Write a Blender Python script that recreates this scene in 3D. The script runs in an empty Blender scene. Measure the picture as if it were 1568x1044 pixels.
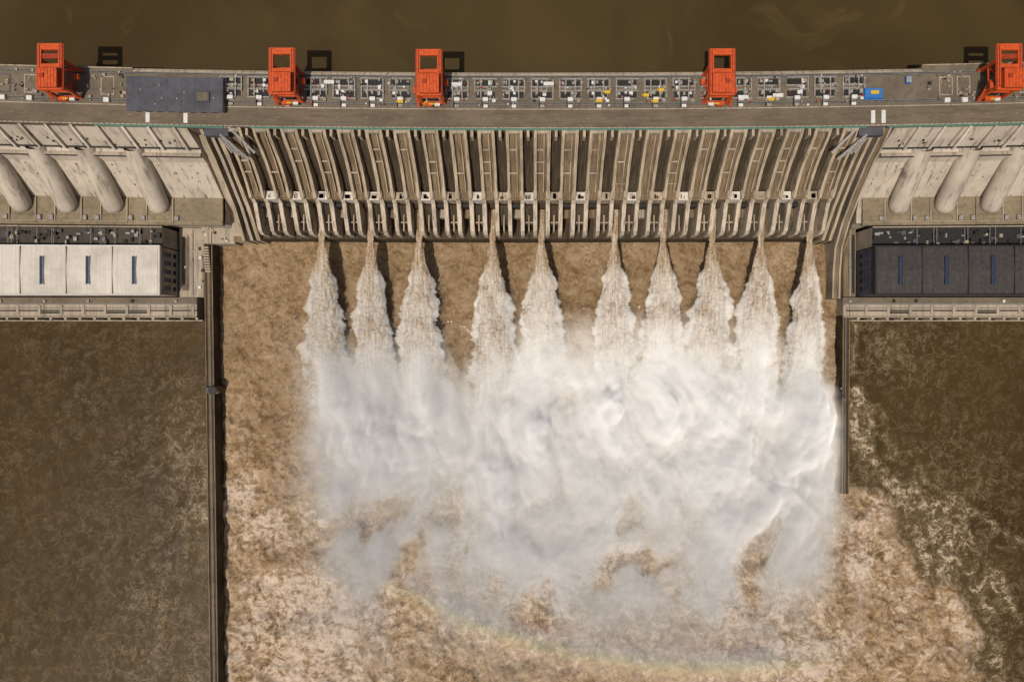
import bpy, math, random
import numpy as np
from mathutils import Vector
random.seed(7); rng=np.random.RandomState(11)
scene=bpy.context.scene
CAM_H=700.0; CX=820.0; CY=522.0; F=1197.0
def fz(z): return (CAM_H-z)/F
def sx(px,z): return (px-CX)*fz(z)
def sy(py,z): return (CY-py)*fz(z)
SUN=Vector((0.17,0.34,-1.0))
BC=5.0; BS=21.0            # spillway block centre and spacing
def bow(x,y):
    if y<60: return 0.0
    k=min(1.0,(y-60)/110.0); xx=min(abs(x),470.0)
    return 5.8*(xx/400.0)**2*k
# ------------------------------------------------------------------ nodes
class NT:
    def __init__(s,name):
        s.m=bpy.data.materials.new(name); s.m.use_nodes=True
        s.t=s.m.node_tree; s.t.nodes.clear()
        s.out=s.t.nodes.new('ShaderNodeOutputMaterial')
        s.co=s.t.nodes.new('ShaderNodeTexCoord').outputs['Object']
    def link(s,a,b): s.t.links.new(a,b)
    def setin(s,sock,v):
        if hasattr(v,'links') or isinstance(v,bpy.types.NodeSocket): s.link(v,sock)
        else:
            if sock.type=='RGBA' and len(v)==3: v=(*v,1)
            sock.default_value=v
    def noise(s,scale,detail=4,rough=.55,dist=0,vec=None,col=False):
        n=s.t.nodes.new('ShaderNodeTexNoise')
        n.inputs['Scale'].default_value=scale; n.inputs['Detail'].default_value=detail
        n.inputs['Roughness'].default_value=rough; n.inputs['Distortion'].default_value=dist
        s.link(vec if vec else s.co,n.inputs['Vector'])
        return n.outputs['Color' if col else 'Fac']
    def mapv(s,scale,loc=(0,0,0),rot=(0,0,0)):
        n=s.t.nodes.new('ShaderNodeMapping'); n.inputs['Scale'].default_value=scale
        n.inputs['Location'].default_value=loc; n.inputs['Rotation'].default_value=rot
        s.link(s.co,n.inputs['Vector']); return n.outputs[0]
    def math(s,op,a,b=0.0,c=None,clamp=False):
        n=s.t.nodes.new('ShaderNodeMath'); n.operation=op; n.use_clamp=clamp
        s.setin(n.inputs[0],a); s.setin(n.inputs[1],b)
        if c is not None: s.setin(n.inputs[2],c)
        return n.outputs[0]
    def smooth(s,v,a,b,lo=0.,hi=1.):
        n=s.t.nodes.new('ShaderNodeMapRange'); n.interpolation_type='SMOOTHSTEP'
        s.setin(n.inputs[0],v); s.setin(n.inputs[1],a); s.setin(n.inputs[2],b)
        n.inputs[3].default_value=lo; n.inputs[4].default_value=hi
        return n.outputs[0]
    def mix(s,f,a,b,mode='MIX'):
        n=s.t.nodes.new('ShaderNodeMix'); n.data_type='RGBA'; n.blend_type=mode
        s.setin(n.inputs[0],f); s.setin(n.inputs[6],a); s.setin(n.inputs[7],b)
        return n.outputs[2]
    def ramp(s,v,stops):
        n=s.t.nodes.new('ShaderNodeValToRGB'); e=n.color_ramp.elements
        while len(e)<len(stops): e.new(.5)
        for el,(p,c) in zip(e,stops): el.position=p; el.color=(*c,1)
        s.setin(n.inputs[0],v); return n.outputs[0]
    def attr(s,name):
        n=s.t.nodes.new('ShaderNodeAttribute'); n.attribute_name=name; return n.outputs['Fac']
    def bump(s,h,strength=.3,dist=1.):
        n=s.t.nodes.new('ShaderNodeBump'); n.inputs['Strength'].default_value=strength
        n.inputs['Distance'].default_value=dist; s.link(h,n.inputs['Height']); return n.outputs[0]
    def finish(s,col,rough=.8,spec=.3,metal=0,normal=None,alpha=None,trans=0):
        p=s.t.nodes.new('ShaderNodeBsdfPrincipled')
        s.setin(p.inputs['Base Color'],col); s.setin(p.inputs['Roughness'],rough)
        s.setin(p.inputs['Specular IOR Level'],spec); p.inputs['Metallic'].default_value=metal
        if normal: s.link(normal,p.inputs['Normal'])
        if alpha is not None: s.setin(p.inputs['Alpha'],alpha)
        s.link(p.outputs[0],s.out.inputs['Surface']); return s.m
def concrete(name,base,stain=.6,streak=(.5,.03,.03),dark=(.06,.045,.03),lo=.45,hi=.7):
    n=NT(name)
    v=n.mapv(streak)
    st=n.noise(1.,6,.65,.3,vec=v)
    big=n.noise(.035,5,.6)
    fine=n.noise(.9,5,.7)
    c=n.mix(n.smooth(big,.35,.7),base,tuple(x*.72 for x in base))
    c=n.mix(n.math('MULTIPLY',n.smooth(fine,.4,.75),.35),c,tuple(min(1,x*1.25) for x in base))
    c=n.mix(n.math('MULTIPLY',n.smooth(st,lo,hi),stain),c,dark)
    return n.finish(c,.9,.15,normal=n.bump(fine,.4,.4))
def plain(name,base,rough=.6,var=.25,scale=.6,metal=0):
    n=NT(name); a=n.noise(scale,5,.6)
    c=n.mix(n.smooth(a,.35,.7),base,tuple(x*(1-var) for x in base))
    return n.finish(c,rough,.3,metal,normal=n.bump(a,.15,.2))
M={}
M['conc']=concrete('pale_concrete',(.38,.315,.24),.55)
M['concface']=concrete('pale_face_concrete',(.50,.43,.345),.8,streak=(.35,.07,.07),dark=(.12,.09,.065),lo=.5,hi=.72)  # paler base colour than the general concrete, with dark stain streaks
M['pen']=concrete('penstock_concrete',(.47,.405,.325),.75,streak=(.3,.05,.05),dark=(.13,.10,.07),lo=.48,hi=.72)
M['fin']=concrete('pier_concrete',(.45,.36,.255),.7,streak=(.9,.06,.06),dark=(.12,.083,.047),lo=.44,hi=.66)
M['nose']=concrete('pier_nose_concrete',(.52,.435,.335),.65,streak=(.6,.1,.1),dark=(.13,.095,.06),lo=.46,hi=.66)
M['hood']=concrete('washed_concrete',(.64,.58,.50),.45,streak=(.3,.3,.3),dark=(.2,.15,.1),lo=.5,hi=.7)
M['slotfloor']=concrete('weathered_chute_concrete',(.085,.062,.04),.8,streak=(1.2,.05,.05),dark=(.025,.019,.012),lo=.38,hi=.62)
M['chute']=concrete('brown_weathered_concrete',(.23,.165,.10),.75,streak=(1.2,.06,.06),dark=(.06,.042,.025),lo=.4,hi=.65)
M['dark']=plain('dark_steel',(.018,.017,.016),.6)
M['deck']=concrete('crest_paving',(.16,.128,.092),.5,streak=(.2,.2,.2),dark=(.07,.055,.04))
M['road']=concrete('road_asphalt',(.15,.118,.083),.55,streak=(.05,.4,.5),dark=(.075,.057,.04))
M['steel']=plain('galvanised_steel',(.30,.28,.255),.5,.45)
M['white']=plain('white_paint',(.62,.6,.57),.6,.2)
M['roofgrey']=plain('slate_roof_sheet',(.08,.078,.092),.7,.35,.1)
M['annexroof']=concrete('annex_roofing',(.075,.062,.05),.6,streak=(.2,.2,.2),dark=(.03,.027,.025))
M['green']=plain('green_railing_paint',(.10,.23,.175),.6)
M['orange']=plain('orange_crane_paint',(.56,.082,.016),.5,.35,.5)
M['orangedk']=plain('crane_red_oxide',(.30,.035,.01),.6,.35,.5)
M['yellow']=plain('yellow_paint',(.6,.38,.03),.5)
M['blue']=plain('blue_tarpaulin',(.03,.16,.45),.6)
M['skyl']=plain('blue_skylight_glass',(.025,.045,.09),.3)
n=NT('white_roof_sheet'); w=n.noise(1.,3,.5,vec=n.mapv((1.6,.01,.01))); b=n.noise(.05,5,.6); b2=n.noise(.5,6,.7)
c=n.mix(n.smooth(b,.35,.7),(.56,.51,.45),(.42,.38,.33)); c=n.mix(n.math('MULTIPLY',n.smooth(w,.45,.6),.25),c,(.3,.27,.23)); c=n.mix(n.math('MULTIPLY',n.smooth(b2,.52,.7),.3),c,(.25,.2,.15))
M['whiteroof']=n.finish(c,.6,.3)
n=NT('dark_roof_sheet'); w=n.noise(1.,3,.5,vec=n.mapv((1.6,.01,.01))); b=n.noise(.3,6,.7)
c=n.mix(n.smooth(b,.35,.7),(.035,.031,.031),(.062,.052,.046)); c=n.mix(n.math('MULTIPLY',n.smooth(w,.45,.6),.4),c,(.018,.018,.02))
M['darkroof']=n.finish(c,.6,.3)
M['soil']=concrete('gravel_apron',(.24,.19,.125),.5,streak=(.2,.2,.2),dark=(.07,.065,.03))
# ------------------------------------------------------------------ mesh builder
class MB:
    def __init__(s): s.v=[]; s.f=[]; s.mi=[]; s.mats=[]
    def m(s,k):
        if k not in s.mats: s.mats.append(k)
        return s.mats.index(k)
    def prism(s,prof,x0,x1,k,seg=None,topk=None):
        """closed profile (y,z) CCW seen from +x, extruded along x"""
        if seg is None: seg=max(1,int(abs(x1-x0)/40)) if abs(x1-x0)>60 else 1
        n=len(prof); b=len(s.v); mi=s.m(k)
        for i in range(seg+1):
            x=x0+(x1-x0)*i/seg
            for (y,z) in prof: s.v.append((x,y,z))
        for i in range(seg):
            for j in range(n):
                a=b+i*n+j; c=b+i*n+(j+1)%n
                s.f.append((a,a+n,c+n,c)); s.mi.append(mi)
        s.f.append(tuple(b+j for j in range(n))); s.mi.append(mi)
        s.f.append(tuple(b+seg*n+j for j in reversed(range(n)))); s.mi.append(mi)
    def box(s,x0,x1,y0,y1,z0,z1,k,seg=None):
        s.prism([(y0,z0),(y1,z0),(y1,z1),(y0,z1)],x0,x1,k,seg)
    def hexa(s,bot,top,k):
        b=len(s.v); s.v+=list(bot)+list(top); mi=s.m(k)
        for f in [(3,2,1,0),(4,5,6,7),(0,1,5,4),(1,2,6,5),(2,3,7,6),(3,0,4,7)]:
            s.f.append(tuple(b+i for i in f)); s.mi.append(mi)
    def beam(s,p,q,r,k,r2=None):
        p=Vector(p);q=Vector(q);d=(q-p).normalized()
        a=d.orthogonal().normalized() if abs(d.z)<.99 else Vector((1,0,0)); 
        if abs(d.z)<.99: a=d.cross(Vector((0,0,1))).normalized()
        c=d.cross(a).normalized(); r2=r2 or r
        s.hexa([tuple(p+a*i*r+c*j*r) for i,j in((-1,-1),(1,-1),(1,1),(-1,1))],[tuple(q+a*i*r2+c*j*r2) for i,j in((-1,-1),(1,-1),(1,1),(-1,1))],k)
    def tube(s,p,q,r,k,n=20,cap=True):
        p=Vector(p);q=Vector(q);d=(q-p).normalized(); a=d.cross(Vector((0,0,1)))
        a=a.normalized() if a.length>1e-3 else Vector((1,0,0)); c=d.cross(a)
        b=len(s.v); mi=s.m(k)
        for P in (p,q):
            for i in range(n):
                t=2*math.pi*i/n; s.v.append(tuple(P+a*math.cos(t)*r+c*math.sin(t)*r))
        for i in range(n):
            s.f.append((b+i,b+(i+1)%n,b+n+(i+1)%n,b+n+i)); s.mi.append(mi)
        if cap:
            s.f.append(tuple(b+i for i in reversed(range(n)))); s.mi.append(mi)
            s.f.append(tuple(b+n+i for i in range(n))); s.mi.append(mi)
    def make(s,name,parent=None,bowed=True,smooth=False,loc=None):
        me=bpy.data.meshes.new(name)
        v=[(x,y+bow(x,y),z) for x,y,z in s.v] if bowed else s.v
        me.from_pydata(v,[],s.f)
        for k in s.mats: me.materials.append(M[k])
        me.polygons.foreach_set('material_index',s.mi)
        if smooth: me.polygons.foreach_set('use_smooth',[True]*len(me.polygons))
        me.update()
        import bmesh
        bm=bmesh.new(); bm.from_mesh(me); bmesh.ops.recalc_face_normals(bm,faces=bm.faces); bm.to_mesh(me); bm.free()
        o=bpy.data.objects.new(name,me); scene.collection.objects.link(o)
        if parent: o.parent=parent
        if loc: o.location=loc
        return o
def empty(name,loc=(0,0,0)):
    e=bpy.data.objects.new(name,None); scene.collection.objects.link(e); e.location=loc; return e
# ------------------------------------------------------------------ numpy noise
def vnoise(x,y,seed):
    r=np.random.RandomState(seed); L=r.rand(256,256)
    xi=np.floor(x).astype(int); yi=np.floor(y).astype(int); fx=x-xi; fy=y-yi
    fx=fx*fx*(3-2*fx); fy=fy*fy*(3-2*fy)
    a=L[xi%256,yi%256]; b=L[(xi+1)%256,yi%256]; c=L[xi%256,(yi+1)%256]; d=L[(xi+1)%256,(yi+1)%256]
    return (a*(1-fx)+b*fx)*(1-fy)+(c*(1-fx)+d*fx)*fy
def fbm(x,y,scale,octv=5,seed=1,gain=.5):
    s=0;a=1;t=0;f=1./scale
    for o in range(octv):
        ca,sa=math.cos(.6*o),math.sin(.6*o)
        s=s+a*vnoise((x*ca-y*sa)*f+17.3*o,(x*sa+y*ca)*f+9.1*o,seed+o); t+=a; a*=gain; f*=2.03
    return s/t
def ss(x,a,b):
    t=np.clip((x-a)/(b-a),0,1); return t*t*(3-2*t)
def grid_mesh(name,xs,ys,Z,attrs,mat,XX=None,YY=None,smooth=True):
    nx,ny=len(xs),len(ys)
    X,Y=np.meshgrid(xs,ys)
    if XX is not None: X=XX
    if YY is not None: Y=YY
    me=bpy.data.meshes.new(name)
    co=np.stack([X.ravel(),Y.ravel(),Z.ravel()],1).astype(np.float32)
    me.vertices.add(nx*ny); me.vertices.foreach_set('co',co.ravel())
    i=np.arange((nx-1)*(ny-1)); r=i//(nx-1); c=i%(nx-1); a=r*nx+c
    q=np.stack([a,a+1,a+nx+1,a+nx],1).astype(np.int32)
    me.loops.add(q.size); me.loops.foreach_set('vertex_index',q.ravel())
    me.polygons.add(len(q)); me.polygons.foreach_set('loop_start',(np.arange(len(q))*4).astype(np.int32))
    me.update(calc_edges=True)
    me.polygons.foreach_set('use_smooth',np.full(len(q),smooth))
    for k,vv in attrs.items():
        at=me.attributes.new(k,'FLOAT','POINT'); at.data.foreach_set('value',vv.ravel().astype(np.float32))
    me.materials.append(mat); me.update()
    o=bpy.data.objects.new(name,me); scene.collection.objects.link(o); return o
# ------------------------------------------------------------------ river water
JK=[-9,-7,-5,-2,0,3,5,7,9,11]; JX=[BC+BS*k for k in JK]
n=NT('river_water_surface')
basin=n.attr('basin'); froth=n.attr('froth'); streak=n.attr('streak')
n1=n.noise(.03,9,.62,.6); n2=n.noise(.10,10,.68,.9); n4=n.noise(.42,8,.78,.5)
n5=n.noise(.06,9,.70,1.0); r5=n.math('ABSOLUTE',n.math('MULTIPLY_ADD',n5,2.,-1.)); vein2=n.math('SUBTRACT',1.,n.smooth(r5,0.0,.045))
n7=n.noise(.13,9,.70,1.1); r7=n.math('ABSOLUTE',n.math('MULTIPLY_ADD',n7,2.,-1.)); vein3=n.math('SUBTRACT',1.,n.smooth(r7,0.0,.06))
mixn=n.math('ADD',n.math('MULTIPLY',n1,.30),n.math('MULTIPLY',n2,.70))
bc=n.ramp(mixn,[(.38,(.150,.083,.030)),(.46,(.255,.160,.074)),(.54,(.365,.250,.140)),(.63,(.47,.345,.225))])
bc=n.mix(n.smooth(froth,.1,.7,.42,0.),bc,(.165,.102,.046))
thr=n.math('SUBTRACT',.665,n.math('MULTIPLY',froth,.20))
ff=n.smooth(n.math('ADD',n.math('MULTIPLY',n2,.55),n.math('MULTIPLY',n4,.45)),thr,n.math('ADD',thr,.09))
bc=n.mix(n.math('MULTIPLY',n.math('MAXIMUM',vein2,n.math('MULTIPLY',vein3,.8)),n.smooth(froth,.0,.8,.34,.6)),bc,(.56,.45,.335))
bc=n.mix(n.math('MULTIPLY',ff,.70),bc,(.66,.54,.445))
sn=n.noise(.008,4,.6,.6)
sc=n.mix(n.smooth(sn,.3,.7),(.036,.0215,.0065),(.053,.033,.0108))
sc=n.mix(n.math('MULTIPLY',n.smooth(n2,.48,.7),.25),sc,(.07,.046,.017))
sfn=n.math('ADD',n.math('MULTIPLY',n2,.5),n.math('MULTIPLY',n4,.5))
sthr=n.math('SUBTRACT',.70,n.math('MULTIPLY',streak,.17))
sf=n.smooth(sfn,sthr,n.math('ADD',sthr,.08))
sc=n.mix(n.math('MULTIPLY',n.smooth(streak,.35,1.0),.30),sc,(.15,.105,.055))
sc=n.mix(n.math('MULTIPLY',sf,n.smooth(streak,.1,.8,.15,.9),clamp=True),sc,(.50,.40,.29))
sc=n.mix(n.math('MULTIPLY',n.math('MULTIPLY',n.math('MAXIMUM',vein2,vein3),n.smooth(n2,.40,.58)),n.math('MULTIPLY',streak,.85),clamp=True),sc,(.36,.28,.18))
wisp=n.noise(.03,6,.6,1.2)
sc=n.mix(n.math('MULTIPLY',n.smooth(wisp,.5,.68),n.math('MULTIPLY_ADD',streak,.28,.04),clamp=True),sc,(.095,.062,.025))
col=n.mix(basin,sc,bc)
hh=n.math('ADD',n2,n.math('MULTIPLY',n4,.5))
bs=n.t.nodes.new('ShaderNodeBump'); bs.inputs['Distance'].default_value=3.0
n.link(n.math('MULTIPLY_ADD',basin,.75,.12),bs.inputs['Strength']); n.link(hh,bs.inputs['Height'])
watermat=n.finish(col,n.math('MULTIPLY_ADD',basin,.4,.4),.09,normal=bs.outputs[0])
fx=np.arange(-490,470,1.15); fy=np.arange(-335,95,1.15)
xs=np.concatenate([[-4000,-2000,-1100,-700],fx,[640,1000,2000,4000]])
ys=np.concatenate([[-4000,-2000,-1000,-600,-430],fy,[110,150,190]])
X,Y=np.meshgrid(xs,ys); PX=CX+X/fz(0); PY=CY-Y/fz(0)
wob=(fbm(X,Y,60,5,21)-.5); wob2=(fbm(X,Y,22,4,31)-.5)
wallx=337+ (PY-380)*0.008
inb=ss(PX,wallx-6,wallx-2)*(1-ss(PX,1290,1294))*ss(PY,300,340)
edge=1300+225*(1-np.exp(-np.clip(PY-735,0,None)/150.))+wob*100+wob2*90
lobe=ss(PY,735,760)*(1-ss(PX,edge-30,edge+14))*ss(PX,wallx-6,wallx-2)
B=np.maximum(inb,lobe)
fr=.24+.60*ss(PY+wob*120,540,860)
fr=fr-.10*(1-ss(PX,440,520))*(1-ss(PY+wob*120,430,700))
fr=fr-.20*ss(PX,470,500)*(1-ss(PY,450,560))
fr=fr+wob*1.0+wob2*.6
fr=fr+.25*np.exp(-((PX-430)/70.)**2)*ss(PY,650,760)-.12*ss(PX,1330,1450)
fr=fr+.4*np.exp(-((PX-(372))/26.)**2)*np.exp(-((PY-770)/90.)**2)
st=np.zeros_like(X)
def trail(pts,w,a):
    d=np.full(X.shape,1e9)
    for (x0,y0),(x1,y1) in zip(pts[:-1],pts[1:]):
        vx,vy=x1-x0,y1-y0; t=np.clip(((PX-x0)*vx+(PY-y0)*vy)/(vx*vx+vy*vy),0,1)
        d=np.minimum(d,np.hypot(PX-x0-t*vx,PY-y0-t*vy))
    d=d+wob*44+wob2*40
    return a*np.exp(-(d/w)**2)
br=.4+1.3*np.clip((fbm(X,Y,16,3,61)-.3)*2,0,1)
st+=trail([(1312,600),(1320,680),(1355,725),(1430,780),(1480,860),(1510,940),(1535,1044)],8,1.1)*br
st+=trail([(1320,690),(1400,800),(1455,880),(1480,960),(1490,1044)],10,1.0)*br
st+=trail([(1390,735),(1450,780),(1530,890),(1568,960)],6,1.1)*br
st+=trail([(1420,900),(1470,930),(1520,1000),(1545,1060)],8,.9)*br
st+=trail([(1340,640),(1380,720),(1460,760),(1560,830)],6,.8)*br
st+=trail([(1310,500),(1306,600),(1330,700)],10,.55)*br
st+=.38*ss(PX,1290,1300)*(1-ss(PX,1480+wob*160,1600))*ss(PY,600,800)
st+=.42*ss(PX,wallx-260,wallx-40)*(1-ss(PX,wallx-5,wallx))*ss(PY,480,800)*(.3+1.6*np.clip(wob*2+.3,0,1))
st+=.42*np.exp(-((PX-1370)/60.)**2)*np.exp(-((PY-530)/60.)**2)
st+=.20+.3*wob
st+=.22*np.exp(-((PX-240)/50.)**2)*np.exp(-((PY-930)/110.)**2)
st=np.clip(st,0,1.2)
amp=B*(1.0+1.2*ss(PY,480,700))
Z=amp*((fbm(X,Y,22,6,41,.68)-.5)*10.0)+(1-B)*(fbm(X,Y,12,4,51)-.5)*(.6+3.0*np.clip(st-.3,0,1))
Z=Z*((X>-520)&(X<500)&(Y>-340)&(Y<100))
river=grid_mesh('river_water',xs,ys,Z,{'basin':B,'froth':np.clip(fr,0,1.2),'streak':st},watermat)
# reservoir
n=NT('reservoir_water_surface')
a=n.noise(.006,5,.6,.8); b=n.noise(.2,5,.6,.5); g=n.noise(.012,5,.6,2.)
c=n.mix(n.smooth(a,.35,.7),(.044,.028,.0098),(.061,.042,.0158))
c=n.mix(n.math('MULTIPLY',n.smooth(g,.58,.74),.45),c,(.095,.072,.028))
sp=n.noise(.35,6,.75,1.); c=n.mix(n.math('MULTIPLY',n.smooth(sp,.68,.76),n.math('MULTIPLY',n.smooth(g,.5,.66),.7)),c,(.3,.25,.17))
resmat=n.finish(c,.4,.12,normal=n.bump(b,.1,.6))
xr=np.linspace(-4000,4000,60); yr=np.concatenate([np.linspace(186,420,20),[700,1500,4000]])
grid_mesh('reservoir_water',xr,yr,np.full((len(yr),len(xr)),84.0),{},resmat)
# ------------------------------------------------------------------ dam
dam=empty('concrete_gravity_dam')
XL=BC-11.5*BS; XR=BC+11.5*BS     # spillway limits -236.5 .. 246.5
m=MB()
# crest block
m.box(-1500,-299,157.5,199.5,60,119,'deck'); m.box(-299,287,157.5,197.5,60,119,'deck'); m.box(287,1500,157.5,202,60,119,'deck')
m.prism([(199.5,-5),(199.5,60),(157.5,60),(120,-5)],-1500,1500,'conc')
m.make('crest_block',dam)
# left / right non-overflow downstream faces
prof=[(157.4,-5),(157.4,113),(151,97),(147,88),(143,87.2),(140,77),(117,43),(98,42),(98,-5)]
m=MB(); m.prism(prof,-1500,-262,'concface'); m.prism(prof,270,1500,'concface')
for x0,x1 in((-1500,-262),(270,1500)):
    m.box(x0,x1,142.2,144.4,87.2,88.8,'conc'); m.box(x0,x1,141.6,142.15,86.2,87.6,'dark')
    m.box(x0,x1,147.2,148.2,90,91.3,'dark')
for sgn,start in((-1,-275),(1,283)):
    for i in range(16):
        xx=start+sgn*i*19.15
        m.prism([(150.5,96),(150.9,97),(147,88.6),(146.5,87.3)],xx-.25,xx+.25,'dark')
        m.prism([(140.5,76),(141,78),(118,44.5),(117,43)],xx-.3,xx+.3,'dark')
        if i%2==0: m.prism([(157,112.3),(157.8,113.2),(151.2,98),(150.5,96)],xx-1.2,xx+1.2,'conc')
        # pilaster strips and small service openings
        m.prism([(157.2,111),(157.6,117.5),(150.2,101.5),(146.6,92),(146.2,88.9)],xx+3.5,xx+5.2,'hood' if i%3 else 'concface')
        for q in range(3):
            x0=xx+random.uniform(-9,9); t=random.random(); y=152-3*t; z=100-7*t
            m.box(x0,x0+random.uniform(.5,1.3),y-.6,y+.8,z-1.2,z+.7,'dark')
        for q in range(4):
            x0=xx+random.uniform(-9,9); t=random.uniform(.05,.6); y=140-23*t; z=77-34*t
            m.box(x0,x0+random.uniform(.4,.9),y-.5,y+.6,z-.7,z+.7,'chute')
m.make('abutment_face',dam)
# penstocks
m=MB()
def penstock(X0,r=8.2):
    P=[Vector((X0,150,89)),None,Vector((X0,112.5,49))]
    d=(P[2]-P[0]).normalized(); a=Vector((1,0,0)); c=a.cross(d).normalized()
    if c.z<0: c=-c
    rings=[P[0].lerp(P[2],i/8) for i in range(9)]; rr=[r]*9
    for i in range(1,8):
        th=i/7*1.45; rings.append(P[2]+d*r*.95*math.sin(th)-c*r*.2*(1-math.cos(th))); rr.append(r*math.cos(th)**.7)
    N=32; b=len(m.v); mi=m.m('pen')
    for p,q in zip(rings,rr):
        for i in range(N):
            t=2*math.pi*i/N; m.v.append(tuple(p+a*math.cos(t)*q+c*math.sin(t)*q))
    for j in range(len(rings)-1):
        for i in range(N):
            m.f.append((b+j*N+i,b+j*N+(i+1)%N,b+(j+1)*N+(i+1)%N,b+(j+1)*N+i)); m.mi.append(mi)
    m.f.append(tuple(b+(len(rings)-1)*N+i for i in range(N))); m.mi.append(mi)
for i in range(9):
    for X0 in (-314-38.3*i,303+38.3*i): penstock(X0)
o=m.make('penstocks',dam,smooth=True)
m=MB()
for i in range(9):
    for X0 in (-314-38.3*i,303+38.3*i):
        m.box(X0-10.5,X0+10.5,97.2,103.5,45.35,46.0,'soil'); 
        for s_ in(-1,1):
            m.box(X0+s_*14-1.6,X0+s_*14+1.6,99.5,103,45.4,47.5,'steel'); m.box(X0+s_*11-.4,X0+s_*11+.4,98.5,117,45.4,47,'conc')
for x0,x1 in((-1500,-262),(274,1500)):
    m.box(x0,x1,96,118,40,45.3,'soil'); m.box(x0,x1,98.5,99,45.3,46.4,'conc')
m.make('service_apron',dam)
# spillway chute body
m=MB()
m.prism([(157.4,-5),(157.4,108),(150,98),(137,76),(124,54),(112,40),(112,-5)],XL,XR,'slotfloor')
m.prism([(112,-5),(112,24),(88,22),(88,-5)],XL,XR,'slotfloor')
m.make('spillway_chute',dam)
m=MB()
ftop=[(157.3,118.5),(152,113),(145,101),(138,90),(130,80),(122,72),(115,66)]
fbot=[(115,40),(122,48),(130,60),(138,72),(145,84),(157.3,104)]
def fin(xc,w,k='fin'):
    m.prism(ftop+fbot,xc-w/2,xc+w/2,k)
    m.prism([(121,20),(121,68.5),(117,66.5),(112.5,56),(92,44),(89.5,38),(89.5,-4)],xc-w/2-.5,xc+w/2+.5,'nose')
def infill(x0,x1,d,k):
    m.prism([(157.2,118-d),(152,113-d),(145,101-d),(138,90-d),(130,80-d),(122,72-d),(115,66-d),(115,38),(157.2,90)],x0,x1,k)
for k in range(-11,12):
    xc=BC+BS*k
    for s_ in(-1,1): fin(xc+s_*5.2,2.3+random.uniform(-.25,.25))
    infill(xc-4.0,xc+4.0,5.5+random.uniform(-1,1),'chute')
    m.prism([(157,116.2),(150,106),(140,90.5),(126,74),(120,68),(120,60),(157,105)],xc+1.2,xc+1.9,'fin')
    m.box(xc-4.0,xc+4.0,154.5,157,114,117.5,'conc')
    for yy,zz in((146,98),(139,88),(132,80)):
        if random.random()<.5: m.box(xc-4,xc+1.1,yy,yy+1.2,zz,zz+1.5,'conc')
    if k in JK: m.box(xc-4,xc+4,126,130,60,70,'fin')
    else:
        m.box(xc-4,xc+4,116,124,45,64+random.uniform(-2,1),'chute'); m.box(xc-3.2,xc+3.2,104,112,30,38,'conc' if random.random()<.6 else 'chute')
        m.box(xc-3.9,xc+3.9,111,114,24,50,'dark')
for k in range(-11,11):
    xc=BC+BS*(k+.5)
    zt=63.5+random.uniform(-1.5,.5)
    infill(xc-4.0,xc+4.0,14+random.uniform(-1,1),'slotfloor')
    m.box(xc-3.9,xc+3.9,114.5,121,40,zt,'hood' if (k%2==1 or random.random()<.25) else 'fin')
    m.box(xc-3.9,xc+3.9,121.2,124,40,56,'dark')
    for q in range(3): m.box(xc-3+random.random()*5,xc-1.8+random.random()*5,115.5,117+random.random()*3,zt+.05,zt+.9,random.choice(['steel','dark','conc']))
    m.box(xc-1,xc+1,152,157,106,117,'fin')
    m.prism([(112.8,50),(98,38),(96,20),(112.8,20)],xc-3.8,xc+3.8,'slotfloor')
    m.box(xc-.5,xc+.5,92,112,30,44,'fin')
    for yy in (106,99):
        if random.random()<.6: m.box(xc-4,xc+4,yy,yy+1.2,40,41.5,'conc')
m.make('spillway_piers',dam)
# end training walls
m=MB()
def tw(x0,x1,off=0,k='conc'):
    m.prism([(157.2,-4),(157.2,117-off),(150,108-off),(140,92-off),(125,72-off),(110,52-off),(95,36-off*.5),(86,26-off*.3),(86,-4)],x0,x1,k)
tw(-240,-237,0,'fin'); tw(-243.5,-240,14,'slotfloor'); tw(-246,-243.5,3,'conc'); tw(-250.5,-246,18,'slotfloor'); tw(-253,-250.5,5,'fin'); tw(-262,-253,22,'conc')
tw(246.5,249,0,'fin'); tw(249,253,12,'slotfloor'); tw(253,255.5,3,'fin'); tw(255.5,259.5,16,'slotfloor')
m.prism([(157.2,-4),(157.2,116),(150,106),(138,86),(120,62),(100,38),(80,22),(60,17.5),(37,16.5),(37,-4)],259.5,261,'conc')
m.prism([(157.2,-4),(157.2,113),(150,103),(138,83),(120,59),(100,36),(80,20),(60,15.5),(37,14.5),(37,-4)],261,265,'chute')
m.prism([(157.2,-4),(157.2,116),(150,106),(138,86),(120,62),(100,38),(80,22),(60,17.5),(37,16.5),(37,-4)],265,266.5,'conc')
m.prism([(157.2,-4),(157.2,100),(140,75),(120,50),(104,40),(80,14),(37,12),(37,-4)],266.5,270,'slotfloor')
m.make('training_wall',dam)
for sgn,xc in((-1,-238),(1,250)):
    m=MB()
    m.box(xc-9,xc+9,151,157.3,112,117.8,'roofgrey')
    for i in range(4):
        m.beam((xc+sgn*-2+i*2*sgn,157,116),(xc-sgn*(14-i*3),140+i,100),.6,'steel')
    m.beam((xc-9*sgn,158,118),(xc-sgn*24,142,104),.9,'steel'); m.beam((xc-3*sgn,152,118),(xc-sgn*18,138,100),.9,'steel')
    m.make('gallery_bracing',dam)
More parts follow.
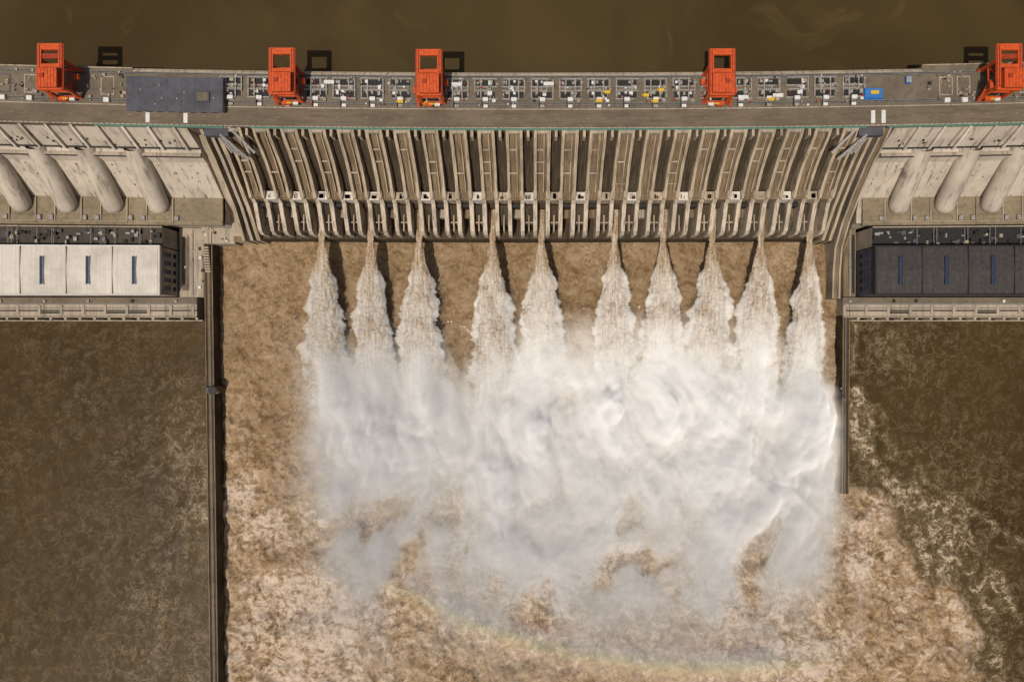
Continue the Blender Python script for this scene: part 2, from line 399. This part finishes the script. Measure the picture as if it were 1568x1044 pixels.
# ------------------------------------------------------------------ crest road + deck
m=MB()
m.box(-1500,1500,158.6,171.5,119,119.06,'road')
m.make('crest_road')
m=MB()
m.box(-1500,1500,171.6,172.3,119,119.3,'conc')
m.box(-1500,1500,157.5,158.3,119,120.1,'conc')
x=-600
while x<600: m.box(x,x+2.5,164.9,165.05,119.064,119.068,'conc',1); x+=11
for px in(226,284,1337,1353):
    x=sx(px,119)
    m.box(x-1.5,x+1.5,159.6,169,119.075,119.09,'white')
m.make('road_markings_and_kerb')
m=MB()
for x0,x1 in((-328,-232),(-212,246),(262,420)):
    m.box(x0,x1,157.0,157.4,119.2,120.6,'green'); m.box(x0,x1,156.5,157.0,118.4,118.9,'green')
x=-420
while x<430: m.box(x,x+.3,157.6,157.9,120,121.3,'steel'); x+=4
m.make('parapet_railing')
m=MB()
m.box(-1500,-299,198.6,199.4,119,120.3,'conc'); m.box(-299,287,196.7,197.4,119,120.3,'conc'); m.box(287,1500,201.2,201.9,119,120.3,'conc')
m.prism([(197.5,112),(199.5,112),(199.5,118),(197.5,119)],-299,287,'conc')
m.make('upstream_parapet')
m=MB()
for y in(175.8,196):
    for d in(-.5,.5): m.box(-1500,1500,y+d-.15,y+d+.15,119,119.45,'steel')
    m.box(-1500,1500,y-.9,y+.9,119,119.1,'dark')
m.make('crane_rails')
gates=empty('gate_deck_machinery')
m=MB()
for k in range(-11,12):
    xc=BC+BS*k; j=lambda a:random.uniform(-a,a)
    m.box(xc-8.5,xc+8.5,177.5,194.6,119,119.12,'deck')
    m.box(xc-7,xc+7,189.2,193.4,119.12,119.2,'dark'); m.box(xc-7,xc+7,180.3,184.6,119.12,119.2,'dark')
    for y in(194.2,188.3,185.5,179.3):
        a0=xc-8.8+max(0,j(3)); a1=xc+8.8-max(0,j(5)); m.box(a0,a1,y-.45,y+.45,119.12,120.2,'steel')
    for dx in(-8,-3.5,3.5,8):
        if random.random()<.75: m.box(xc+dx-.45,xc+dx+.45,180+max(0,j(5)),193.6,120.25,120.8,'steel')
    for y in (190.5,182.5,186.8):
        for q in range(4):
            if random.random()<.65:
                w=random.uniform(.8,2.8); x0=xc+random.uniform(-7,5); m.box(x0,x0+w,y+j(1),y+1.2+j(.5)+.8,119.25,120+random.random()*1.5,random.choice(['steel','white','steel','conc']))
    wx=xc+j(.3)
    m.box(wx-2.0,wx+2.0,177.3,180.0,119.15,122,'white'); m.box(wx-1.6,wx+1.6,172.9,175,119.1,120.6,'white' if random.random()<.6 else 'steel')
    m.box(wx-2.6,wx-2.3,173,180,119.1,121,'dark')
    if random.random()<.5: m.box(wx+5,wx+7.5,177,178.8,119.1,120.6,random.choice(['conc','white','steel']))
    for q in range(9):
        x0=xc+random.uniform(-9.5,8.5); y0=random.uniform(172.8,195); m.box(x0,x0+random.uniform(.4,1.8),y0,y0+random.uniform(.4,1.8),119.15,120.9+random.random()*.4,random.choice(['steel','conc','orangedk','dark','white','steel']))
for px,py in((614,158),(918,156),(930,143),(989,148),(1003,157),(1012,140),(1180,156),(652,160)):
    x,y=sx(px,120),sy(py,120); m.box(x-2,x+2,y-1,y+1.2,121.3,122.4,'yellow'); m.box(x-3.2,x-2,y-.4,y+.4,121.3,123,'yellow'); m.beam((x,y,122.4),(x+3,y+2,124),.25,'yellow')
for px,py in((1137,152),(1190,150),(840,130),(700,131),(505,129)):
    x,y=sx(px,120),sy(py,120); m.box(x-3.8,x+3.8,y-1.3,y+1.3,121.4,122.6,'white')
m.make('gate_frames',gates,bowed=True)
m=MB()
for i in range(170):
    x0=random.choice([random.uniform(-430,-302),random.uniform(290,420)]); y0=random.uniform(173,196); w=random.uniform(.5,2.5)
    if abs(x0+347)<14 or abs(x0-339)<14: continue
    m.box(x0,x0+w,y0,y0+random.uniform(.5,2.2),119.1,120+random.random(),random.choice(['steel','conc','dark','steel','conc','deck']))
for x in(-415,-395,-375,-318,305,318,365,385): 
    m.box(x-5,x+5,179,193,119,119.25,'roofgrey' if x in(-415,-395) else 'conc'); m.box(x-4.2,x+4.2,180,192,119.25,119.5,'deck')
    m.box(x-2,x+2,173.2,176.5,119.5,121.5,'white')
m.make('service_equipment',gates)
m=MB()
x,y=sx(1338,121),sy(148,121)
m.hexa([(x-8,y-4,119.3),(x+7,y-4.6,119.3),(x+7.4,y+4,119.3),(x-7.6,y+4.4,119.3)],[(x-7,y-3,122),(x+6,y-3.6,122.4),(x+6.4,y+3.2,121.7),(x-6.8,y+3.6,122.6)],'blue')
m.box(x-3,x+3,y-1,y+1.6,122.7,123.1,'yellow')
m.make('tarpaulin_covered_stack')
m=MB(); x,y=sx(1391,121),sy(128,121); m.box(x-2,x+2.4,y-2.6,y+2.6,119.2,121.6,'blue'); m.box(x-1.6,x+2,y-2.2,y+2.2,121.6,121.9,'steel'); m.make('site_container')
# control building (flat slate roof)
m=MB()
x0,x1=sx(193,126),sx(341,126); y0,y1=sy(168,126)-4,sy(113,126)-5
m.box(x0+1,x1-1,y0+1,y1-1,119,125,'conc')
nseg=14
for i in range(nseg):
    a=x0+(x1-x0)*i/nseg; b=x0+(x1-x0)*(i+1)/nseg
    m.box(a+.04,b-.04,y0,y1,125,125.7+.05*(i%2),'roofgrey',1)
m.box(x0+.5,x1-.5,y0+.4,y1-.4,124.9,125.2,'roofgrey')
xx,yy=sx(310,127),sy(145,127)-4; m.box(xx-5,xx+5,yy-3.5,yy+4,125.9,127.2,'roofgrey'); m.box(xx-4,xx+4,yy-2.8,yy+3.2,127.2,127.5,'deck')
for q in range(7): 
    a=random.uniform(x0+3,x1-4); b=random.uniform(y0+3,y1-4); m.box(a,a+1.2,b,b+1,125.8,126.6,'steel')
for i in range(8):
    a=x0+5+i*8; m.box(a,a+4,y0+.85,y0+.98,120.5,123.5,'dark')
m.make('control_building')
# ------------------------------------------------------------------ cranes
def crane(X0,flip=1,style=0):
    base=empty('gantry_crane',(X0,bow(X0,190),119))
    m=MB(); H=25
    def bx(a,b,c,d,e,f,k): 
        if flip<0: a,b=-b,-a
        m.box(a,b,c,d,e,f,k)
    for y in(175.8,196):
        bx(-9.5,9.5,y-.9,y+.9,1.6,3.2,'orange')
        for x in(-8.5,-5.5,5.5,8.5):
            bx(x-1.1,x+1.1,y-.6,y+.6,.46,1.6,'orangedk')
    for x in(-8,8):
        for y,yt in((175.8,177),(196,195)):
            m.hexa([(x-1,y-.8,3.2),(x+1,y-.8,3.2),(x+1,y+.8,3.2),(x-1,y+.8,3.2)],[(x-1.5,yt-1.2,H-2),(x+1.5,yt-1.2,H-2),(x+1.5,yt+1.2,H-2),(x-1.5,yt+1.2,H-2)],'orange')
        m.beam((x,176.5,13),(x,195.3,13),.5,'orange'); m.beam((x,176.6,13),(x,186,H-2),.4,'orange'); m.beam((x,195.2,13),(x,186,H-2),.4,'orange')
    m.beam((-8,176.4,14),(8,176.4,14),.6,'orange'); m.beam((-8,195.4,16),(8,195.4,16),.6,'orange')
    # main girders along the flow direction, cantilevered upstream
    for x in(-8.6,6.0): bx(x,x+2.6,174,207,H-2,H+.6,'orange')
    bx(-6,6,202.6,207,H-2,H+.55,'orange'); bx(-6,6,190.2,192.6,H-2,H+.5,'orange'); bx(-6,6,174,176,H-2,H+.5,'orange')
    for x in(-9.6,8.7): bx(x,x+1.0,174,207,H-.4,H-.1,'orangedk')
    bx(-7.4,-7.1,176,206,H+.6,H+.9,'dark'); bx(7.2,7.5,176,206,H+.6,H+.9,'dark')
    # machinery house
    bx(-6.2,7.4,175,187.6,H+.95,H+5,'orange'); bx(-6.5,7.8,174.6,188,H+5,H+5.5,'orange'); 
    for i in range(6): bx(-5.6+i*2.3,-5.4+i*2.3,174.8,187.8,H+5.5,H+5.7,'orangedk')
    bx(-4,-1,181,184,H+5.7,H+6.5,'orangedk')
    if style: bx(-6,5.9,196.5,200.0,H-1.2,H-.2,'orangedk')
    bx(-11.5,-8.9,177,181,H-7,H-3.6,'orange'); bx(-11.6,-11.4,177.4,180.6,H-6,H-4.4,'skyl')
    bx(9.3,12.2,186,190,9,12,'orange')
    for i in range(8): bx(9.2,10.4,177+i*1.1,178+i*1.1,4+i*2,4.2+i*2,'orangedk')
    bx(-6,0,172.6,175,3.3,6.0,'orange'); bx(1.5,5.5,172.9,174.8,3.3,5.2,'white'); bx(-4,3,176.8,180,4,8,'dark')
    bx(-2.2,1.5,173.3,174.3,6.05,6.6,'yellow')
    m.beam((-9.6*flip,172.5,4),(-9.6*flip,183,20),.35,'orange'); m.beam((-10.8*flip,172.5,4),(-10.8*flip,183,20),.35,'orange')
    for i in range(6):
        t=i/6; m.beam((-9.6*flip,172.5+10.5*t,4+16*t),(-10.8*flip,172.5+10.5*(t+.12),4+16*(t+.12)),.2,'orange')
    m.make('crane_structure',base,bowed=False)
crane(sx(430,146),1,0); crane(sx(656,146),1,0); crane(sx(1107,146),-1,0); crane(sx(74,146),1,1); crane(sx(1548,146),1,1)
# ------------------------------------------------------------------ powerhouses
def powerhouse(x0,x1,roof,side,upk):
    e=empty('powerhouse'); m=MB()
    m.box(x0,x1,39,78,-4,48.6,'conc' if side>0 else 'roofgrey')
    n_=int((x1-x0)/38.3)
    edge=x1 if side>0 else x0
    for i in range(n_+1):
        a=edge-side*(38.3*i); b=a-side*38.1
        lo,hi=min(a,b),max(a,b); lo=max(lo,x0);hi=min(hi,x1)
        if hi-lo<2: continue
        m.prism([(39.2,48.7),(77.8,48.7),(77.8,49.8),(58.5,51.0),(39.2,49.8)],lo,hi,roof,1)
        m.box(a-side*.12-.25,a-side*.12+.25,39.1,77.9,49,51.2,'conc' if roof=='whiteroof' else 'dark',1)
        sxx=a-side*20
        m.box(sxx-1.2,sxx+1.2,47.5,69.5,50.0,51.7,'skyl',1); m.box(sxx-1.6,sxx-1.2,47,70,50,51.9,'steel' if roof=='whiteroof' else 'dark',1); m.box(sxx+1.2,sxx+1.6,47,70,50,51.9,'steel' if roof=='whiteroof' else 'dark',1)
    k2='white' if roof=='whiteroof' else 'dark'
    m.box(x0,x1,38.2,39.1,48,50.8,k2); m.box(x0,x1,77.9,78.8,48,50.8,k2)
    m.box(edge-.05 if side>0 else edge-1.1,edge+1.1 if side>0 else edge+.05,38.2,78.8,47.8,51,k2,1)
    m.make('turbine_hall',e)
    m=MB()
    m.box(x0,x1,78.9,94.5,-4,43,'conc'); m.box(x0,x1,79.5,94,43,43.3,upk); m.box(x0,x1,94,94.9,43,44.6,'conc'); m.box(x0,x1,78.9,79.4,43,44.4,'steel')
    x=x0
    while x<x1-3:
        w=random.uniform(1,4)
        if random.random()<.7 and -460<x<470:
            y=random.uniform(80,90); m.box(x,x+w,y,y+random.uniform(1,3.5),43.35,44+random.random()*3,random.choice(['steel','dark','conc','dark','roofgrey']))
        if random.random()<.12 and -460<x<470:
            m.box(x,x+.3,80,93,46.2,46.6,'steel'); m.box(x,x+.3,80,80.3,43.3,46.2,'steel'); m.box(x,x+.3,92.7,93,43.3,46.2,'steel')
        x+=w*.8
    m.make('transformer_annex',e)
    m=MB()
    xa,xb=x0-(14 if side<0 else 0),x1+(17 if side>0 else 0)
    m.box(xa,xb,20.5,38.1,-4,15.9,'conc'); m.box(xa,xb,33,38,16,16.3,'deck')
    m.box(xa,xb,20.6,21.2,16,17.3,'conc'); m.box(xa,xb,31.6,32.3,16,17.2,'steel'); m.box(xa,xb,26,27,16,16.4,'dark'); m.box(xa,xb,28.4,28.8,16,16.9,'steel')
    x=xa
    while x<xb:
        m.box(x,x+2.4,23.2,31,16.1,16.8,'conc',1)
        if random.random()<.5: m.box(x+5,x+7,33.5,36,16.3,17.8,random.choice(['steel','dark','white']),1)
        if random.random()<.3: m.box(x+2.4,x+19,24,25.3,16.1,16.7,'dark',1)
        x+=19.15
    x=xa
    while x<xb: m.box(x,x+2.2,18.5,20.4,-4,15,'conc',1); x+=12.8
    m.box(xa,xb,17.6,18.5,-4,4.5,'conc')
    m.make('tailrace_deck',e)
    m=MB()
    ex=edge+side*.06
    for i in range(5):
        a,b=sorted((ex,ex+side*.2)); m.box(a,b,43+i*7,46.5+i*7,28,40,'skyl'); m.box(a,b,43+i*7,46.5+i*7,19,24,'dark')
    m.make('end_windows',e)
powerhouse(-1450,sx(243,50),'whiteroof',1,'annexroof')
powerhouse(sx(1341,50),1450,'darkroof',-1,'dark')
m=MB()
m.box(-311.5,-290.5,38.3,97.5,-4,16,'conc'); m.box(-290.5,-262,84,97.5,-4,19,'conc'); m.box(-262,-252,86.2,112,-4,22,'chute')
m.box(-290.5,-282,84,97.5,19,20.2,'conc'); m.box(-300,-299.4,40,96,16,17.2,'steel'); m.box(-309,-303,44,90,16,16.3,'deck')
for i in range(26):
    x0=random.uniform(-308,-266); y0=random.uniform(42,95); 
    if x0>-291: y0=random.uniform(85,96)
    z=16 if x0<-291 else 19
    m.box(x0,x0+random.uniform(.6,2.4),y0,y0+random.uniform(.6,3),z,z+random.uniform(.6,2.5),random.choice(['steel','conc','dark','white']))
for i in range(10): m.box(-289,-284,60+i*2.2,61.4+i*2.2,16,17+i*.5,'conc')
m.make('concrete_platform')
m=MB(); m.box(270.2,281,38.3,97.5,-4,14,'chute'); m.box(275,276,39,97,14,15.4,'steel'); m.box(277.5,280,42,92,14,14.3,'dark'); m.make('concrete_platform')
# guide walls
m=MB()
def gw(x0,x1,y0,y1,sh,zt):
    n_=24
    for i in range(n_):
        a=y0+(y1-y0)*i/n_; b=y0+(y1-y0)*(i+1)/n_-.15*(1 if y1>y0 else -1)
        s0=sh*i/n_; s1=sh*(i+1)/n_
        for (xa,xb,z0,z1,k) in((x0,x1,-6,zt,'slotfloor'),(x0+.2,x0+1.0,zt,zt+1.0,'chute'),(x1-1.0,x1-.2,zt,zt+1.0,'chute'),(x0+2.5,x1-3,zt,zt+.15,'deck')):
            m.hexa([(xa+s0,a,z0),(xb+s0,a,z0),(xb+s1,b,z0),(xa+s1,b,z0)],[(xa+s0,a,z1),(xb+s0,a,z1),(xb+s1,b,z1),(xa+s1,b,z1)],k)
gw(-290,-282.4,83.5,-420,7,16)
o=m.make('guide_wall')
m=MB(); gw(269,275.5,36.8,-134,-1,15); m.make('guide_wall')
m=MB()
x,y=-281,sy(597,14)
m.tube((x,y,-5),(x,y,15),3.6,'chute',16); m.tube((x,y,15),(x,y,20),2.8,'conc',16); m.tube((x,y,20),(x,y,20.6),3.6,'dark',16); m.box(x-6,x-2.5,y-2,y+2,16.2,19,'conc'); m.box(x-6.4,x-2.1,y-2.4,y+2.4,19,19.4,'roofgrey')
m.make('gauge_tower')
# ------------------------------------------------------------------ volumes
def volmat(name,dens,col,g):
    n=NT(name); v=n.t.nodes.new('ShaderNodeVolumeScatter'); v.inputs['Color'].default_value=(*col,1)
    v.inputs['Density'].default_value=dens; v.inputs['Anisotropy'].default_value=g
    n.link(v.outputs[0],n.out.inputs['Volume']); return n.m
# ------------------------------------------------------------------ jets
n=NT('jet_water'); v=n.mapv((.5,.05,.15))
a=n.noise(1.,8,.74,.25,vec=v); b=n.noise(.5,9,.8,.4)
mx=n.math('ADD',n.math('MULTIPLY',a,.55),n.math('MULTIPLY',b,.45))
c=n.ramp(mx,[(.39,(.19,.11,.048)),(.46,(.36,.25,.145)),(.52,(.54,.42,.30)),(.60,(.76,.66,.55))])
jm=n.finish(c,.8,.1,normal=n.bump(b,1.,2.2))
spm=volmat('jet_spray_volume',.06,(1,.94,.86),-.55)
def jet(X0,seed):
    e=empty('spillway_jet')
    N=320;K=72; R=np.random.RandomState(seed)
    L=R.uniform(1.0,1.22); wd=R.uniform(.85,1.1)
    t=np.linspace(0,1,N); Yc=132-(132+62)*t
    zc=np.where(Yc>88,27+ (Yc-88)*.20,27-26*np.clip((88-Yc)/(128*L),0,2)**1.7)
    w=np.where(Yc>86,3.0,2.2+wd*(9.4*np.clip((86-Yc)/60,0,1)**.85+4*np.clip((26-Yc)/60,0,1)))
    w=np.where((Yc<=90)&(Yc>80),2.3+ (w-2.3)*.7,w)
    h=np.where(Yc>86,1.8,1.6+2.6*np.clip((86-Yc)/70,0,1))
    th=np.linspace(0,2*np.pi,K+1)
    T,TH=np.meshgrid(Yc,th,indexing='ij')
    nz=fbm(T*.6+seed*31,np.cos(TH)*9+seed*7,8,6,60+seed,.66)-.5
    nz2=fbm(T*.5+seed*3,np.sin(TH)*5+np.cos(TH)*13+50,2.0,5,80+seed,.75)-.5
    k=np.clip((92-T)/50,0,1)
    W=w[:,None]*(1+ (nz*.75+nz2*1.1)*k); Hh=h[:,None]*(1+(nz*1.8+nz2*2.0)*k)
    wander=(fbm(Yc+seed*77,Yc*0+seed,26,3,90)-.5)*6*np.clip((86-Yc)/60,0,1)
    XX=X0+wander[:,None]+np.cos(TH)*W; ZZ=zc[:,None]+np.sin(TH)*Hh
    o=grid_mesh('jet_core',np.arange(K+1),np.arange(N),ZZ,{},jm,XX=XX,YY=T+nz2*6*k); o.parent=e
    Ys=np.linspace(84,-52,150); ws=np.interp(-Ys,-Yc,w); hs=np.interp(-Ys,-Yc,h); zs=np.interp(-Ys,-Yc,zc); wn=np.interp(-Ys,-Yc,wander)
    T,TH=np.meshgrid(Ys,np.linspace(0,2*np.pi,53),indexing='ij')
    q=fbm(T*.6+seed*13,np.cos(TH)*14+30+seed,8,6,300+seed,.7)-.5
    tap=np.clip((84-T)/30,0.02,1)*np.clip((T+54)/20,.05,1)
    W=(ws[:,None]*1.42)*(1+q*1.1)*tap; H2=(hs[:,None]*1.5+2.0)*(1+q*1.2)*tap
    ZZ=zs[:,None]+np.sin(TH)*H2
    o=grid_mesh('jet_spray',np.arange(53),np.arange(150),ZZ,{},spm,XX=X0+wn[:,None]+np.cos(TH)*W,YY=T); o.parent=e
for i,x in enumerate(JX): jet(x,i+1)
# ------------------------------------------------------------------ mist
def mistbody(name,gx,gy,top,bot,mat):
    """closed volume body where top>bot"""
    ny,nx=top.shape; X,Y=np.meshgrid(gx,gy)
    on=(top-bot)>.12
    fc=on[:-1,:-1]|on[1:,:-1]|on[:-1,1:]|on[1:,1:]
    top=np.maximum(top,bot+.02)
    co=np.concatenate([np.stack([X,Y,top],-1).reshape(-1,3),np.stack([X,Y,bot],-1).reshape(-1,3)])
    idx=np.arange(nx*ny).reshape(ny,nx); O=nx*ny
    a,b,c,d=idx[:-1,:-1],idx[:-1,1:],idx[1:,1:],idx[1:,:-1]
    qs=[np.stack([a,b,c,d],-1)[fc], np.stack([d,c,b,a],-1)[fc]+O]
    P=np.pad(fc,1)
    def side(mask,p,q): 
        s=mask; return np.stack([p[s],q[s],q[s]+O,p[s]+O],-1)
    qs.append(side(fc&~P[:-2,1:-1],b,a)); qs.append(side(fc&~P[2:,1:-1],d,c))
    qs.append(side(fc&~P[1:-1,:-2],a,d)); qs.append(side(fc&~P[1:-1,2:],c,b))
    q=np.concatenate(qs).astype(np.int32)
    me=bpy.data.meshes.new(name)
    me.vertices.add(len(co)); me.vertices.foreach_set('co',co.astype(np.float32).ravel())
    me.loops.add(q.size); me.loops.foreach_set('vertex_index',q.ravel())
    me.polygons.add(len(q)); me.polygons.foreach_set('loop_start',(np.arange(len(q))*4).astype(np.int32))
    me.update(calc_edges=True); me.validate(); me.materials.append(mat)
    o=bpy.data.objects.new(name,me); scene.collection.objects.link(o); return o
gx=np.arange(-285,310,1.4); gy=np.arange(-330,75,1.4)
X,Y=np.meshgrid(gx,gy); PX=CX+X/fz(22); PY=CY-Y/fz(22)
wx=(fbm(X,Y,70,5,5)-.5)*90; wy=(fbm(X,Y,70,5,15)-.5)*90
bil=fbm(X*1.15+wx*.6,Y*.65+wy*.6,44,6,25,.54); big=fbm(X,Y*.55,90,4,35)
soft=fbm(X+wx*.3,Y*.8+wy*.3,22,6,45,.58)
PXw=PX+wx*.7; PYw=PY+wy*1.3
plume=np.zeros_like(X)
for i,x in enumerate(JX):
    pj=CX+x/fz(12); r=np.random.RandomState(i+3); st_=540+r.uniform(-20,25)
    plume+=np.exp(-((PX+wx*.25-pj)/(15+22*ss(PY,550,690)))**2)*ss(PY+wy*.5,st_-45,st_+70)*(1-ss(PYw,660,840))
plume=np.clip(plume,0,1.1)
left=432+.16*np.clip(PY-580,0,400)+50*(1-ss(PY,500,580))
env=ss(PYw,520,650)*(1-ss(PYw,710,960))*ss(PX+wx*.6,left-8,left+110)*(1-ss(PX+wx*.15,1240,1294))
T=env*(5+58*np.clip((bil-.33)/.34,0,1)*(.45+1.0*big))+plume*25*(.35+1.4*soft)
T=T*(1-ss(PX+wx*.1,1274,1298))*(.5+1.05*soft)
hz=ss(PY+wy*.5,455,600)*(1-ss(PYw,800,1120))*ss(PX+wx*.9,400,620)*(1-ss(PX+wx*.8-.30*np.clip(PY-740,0,400),1180,1330))
hz=hz*(1-ss(PX-.6*np.clip(PY-750,0,400),1272,1296))
haze=hz*10*(.12+1.6*np.clip((bil-.33)/.36,0,1))*(.45+1.1*soft)
T=T+haze
ed=ss(gx,gx[0]+2,gx[0]+30)[None,:]*(1-ss(gx,gx[-1]-30,gx[-1]-2))[None,:]
T=T*ed
T=np.where(T>.3,T-.25,-1.0)
zc=24+5*(big-.5)+np.zeros_like(T)
zc=zc-14*ss(PY,760,960)
mv=volmat('spray_mist_volume',.046,(1.0,.945,.88),-.62)
top=zc+.34*np.maximum(T,0); bot=np.where(T>0,np.maximum(zc-.66*T,-4),top+1)
mist=mistbody('spray_mist',gx,gy,top,bot,mv)
# ------------------------------------------------------------------ spectral arc: refracted sunlight painted onto a thin sheet
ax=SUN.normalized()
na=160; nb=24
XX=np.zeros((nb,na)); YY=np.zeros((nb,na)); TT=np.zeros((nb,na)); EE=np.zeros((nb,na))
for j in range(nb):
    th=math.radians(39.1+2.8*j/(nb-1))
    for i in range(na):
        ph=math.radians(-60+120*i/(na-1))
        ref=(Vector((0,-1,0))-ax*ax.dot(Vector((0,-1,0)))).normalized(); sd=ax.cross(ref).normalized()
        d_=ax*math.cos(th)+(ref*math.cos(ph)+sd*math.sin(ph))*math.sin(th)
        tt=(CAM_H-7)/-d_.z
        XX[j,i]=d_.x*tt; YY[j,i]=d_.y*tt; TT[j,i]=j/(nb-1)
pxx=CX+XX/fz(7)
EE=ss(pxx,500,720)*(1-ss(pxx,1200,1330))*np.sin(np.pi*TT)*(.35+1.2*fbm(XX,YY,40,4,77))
n=NT('painted_rainbow_tint'); t=n.attr('band'); e=n.attr('dens')
c=n.ramp(t,[(.08,(.54,.50,.66)),(.3,(.52,.61,.70)),(.48,(.64,.74,.60)),(.64,(.90,.80,.48)),(.85,(.90,.64,.48))])  # spectral colours of the refracted light, put into the sheet's base colour
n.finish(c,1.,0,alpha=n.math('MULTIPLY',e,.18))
rb=grid_mesh('painted_rainbow_sheet',np.arange(na),np.arange(nb),np.full((nb,na),14.0),{'band':TT,'dens':EE},n.m,XX=XX,YY=YY)
# ------------------------------------------------------------------ light, sky, camera
w=bpy.data.worlds.new('World'); scene.world=w; w.use_nodes=True; nt=w.node_tree
bg=nt.nodes['Background']; sky=nt.nodes.new('ShaderNodeTexSky'); sky.sky_type='NISHITA'; sky.sun_disc=False
sky.dust_density=5.0; sky.ozone_density=.5
sky.sun_elevation=math.radians(69.2); sky.sun_rotation=math.atan2(-SUN.x,-SUN.y)
nt.links.new(sky.outputs[0],bg.inputs[0]); bg.inputs[1].default_value=.058
sd=bpy.data.lights.new('sun','SUN'); sd.energy=3.4; sd.angle=math.radians(.5); sd.color=(1,.93,.83)
so=bpy.data.objects.new('sun',sd); scene.collection.objects.link(so); so.rotation_euler=SUN.to_track_quat('-Z','Y').to_euler(); so.location=(-100,-200,900)
cd=bpy.data.cameras.new('camera'); cam=bpy.data.objects.new('camera',cd); scene.collection.objects.link(cam)
cam.location=(0,0,CAM_H); cam.rotation_euler=(0,0,0); cd.sensor_width=36; cd.lens=36*F/1568; cd.shift_x=-(CX-784)/1568; cd.clip_end=20000; cd.clip_start=1
scene.camera=cam
scene.view_settings.view_transform='Standard'; scene.view_settings.look='None'; scene.view_settings.exposure=0
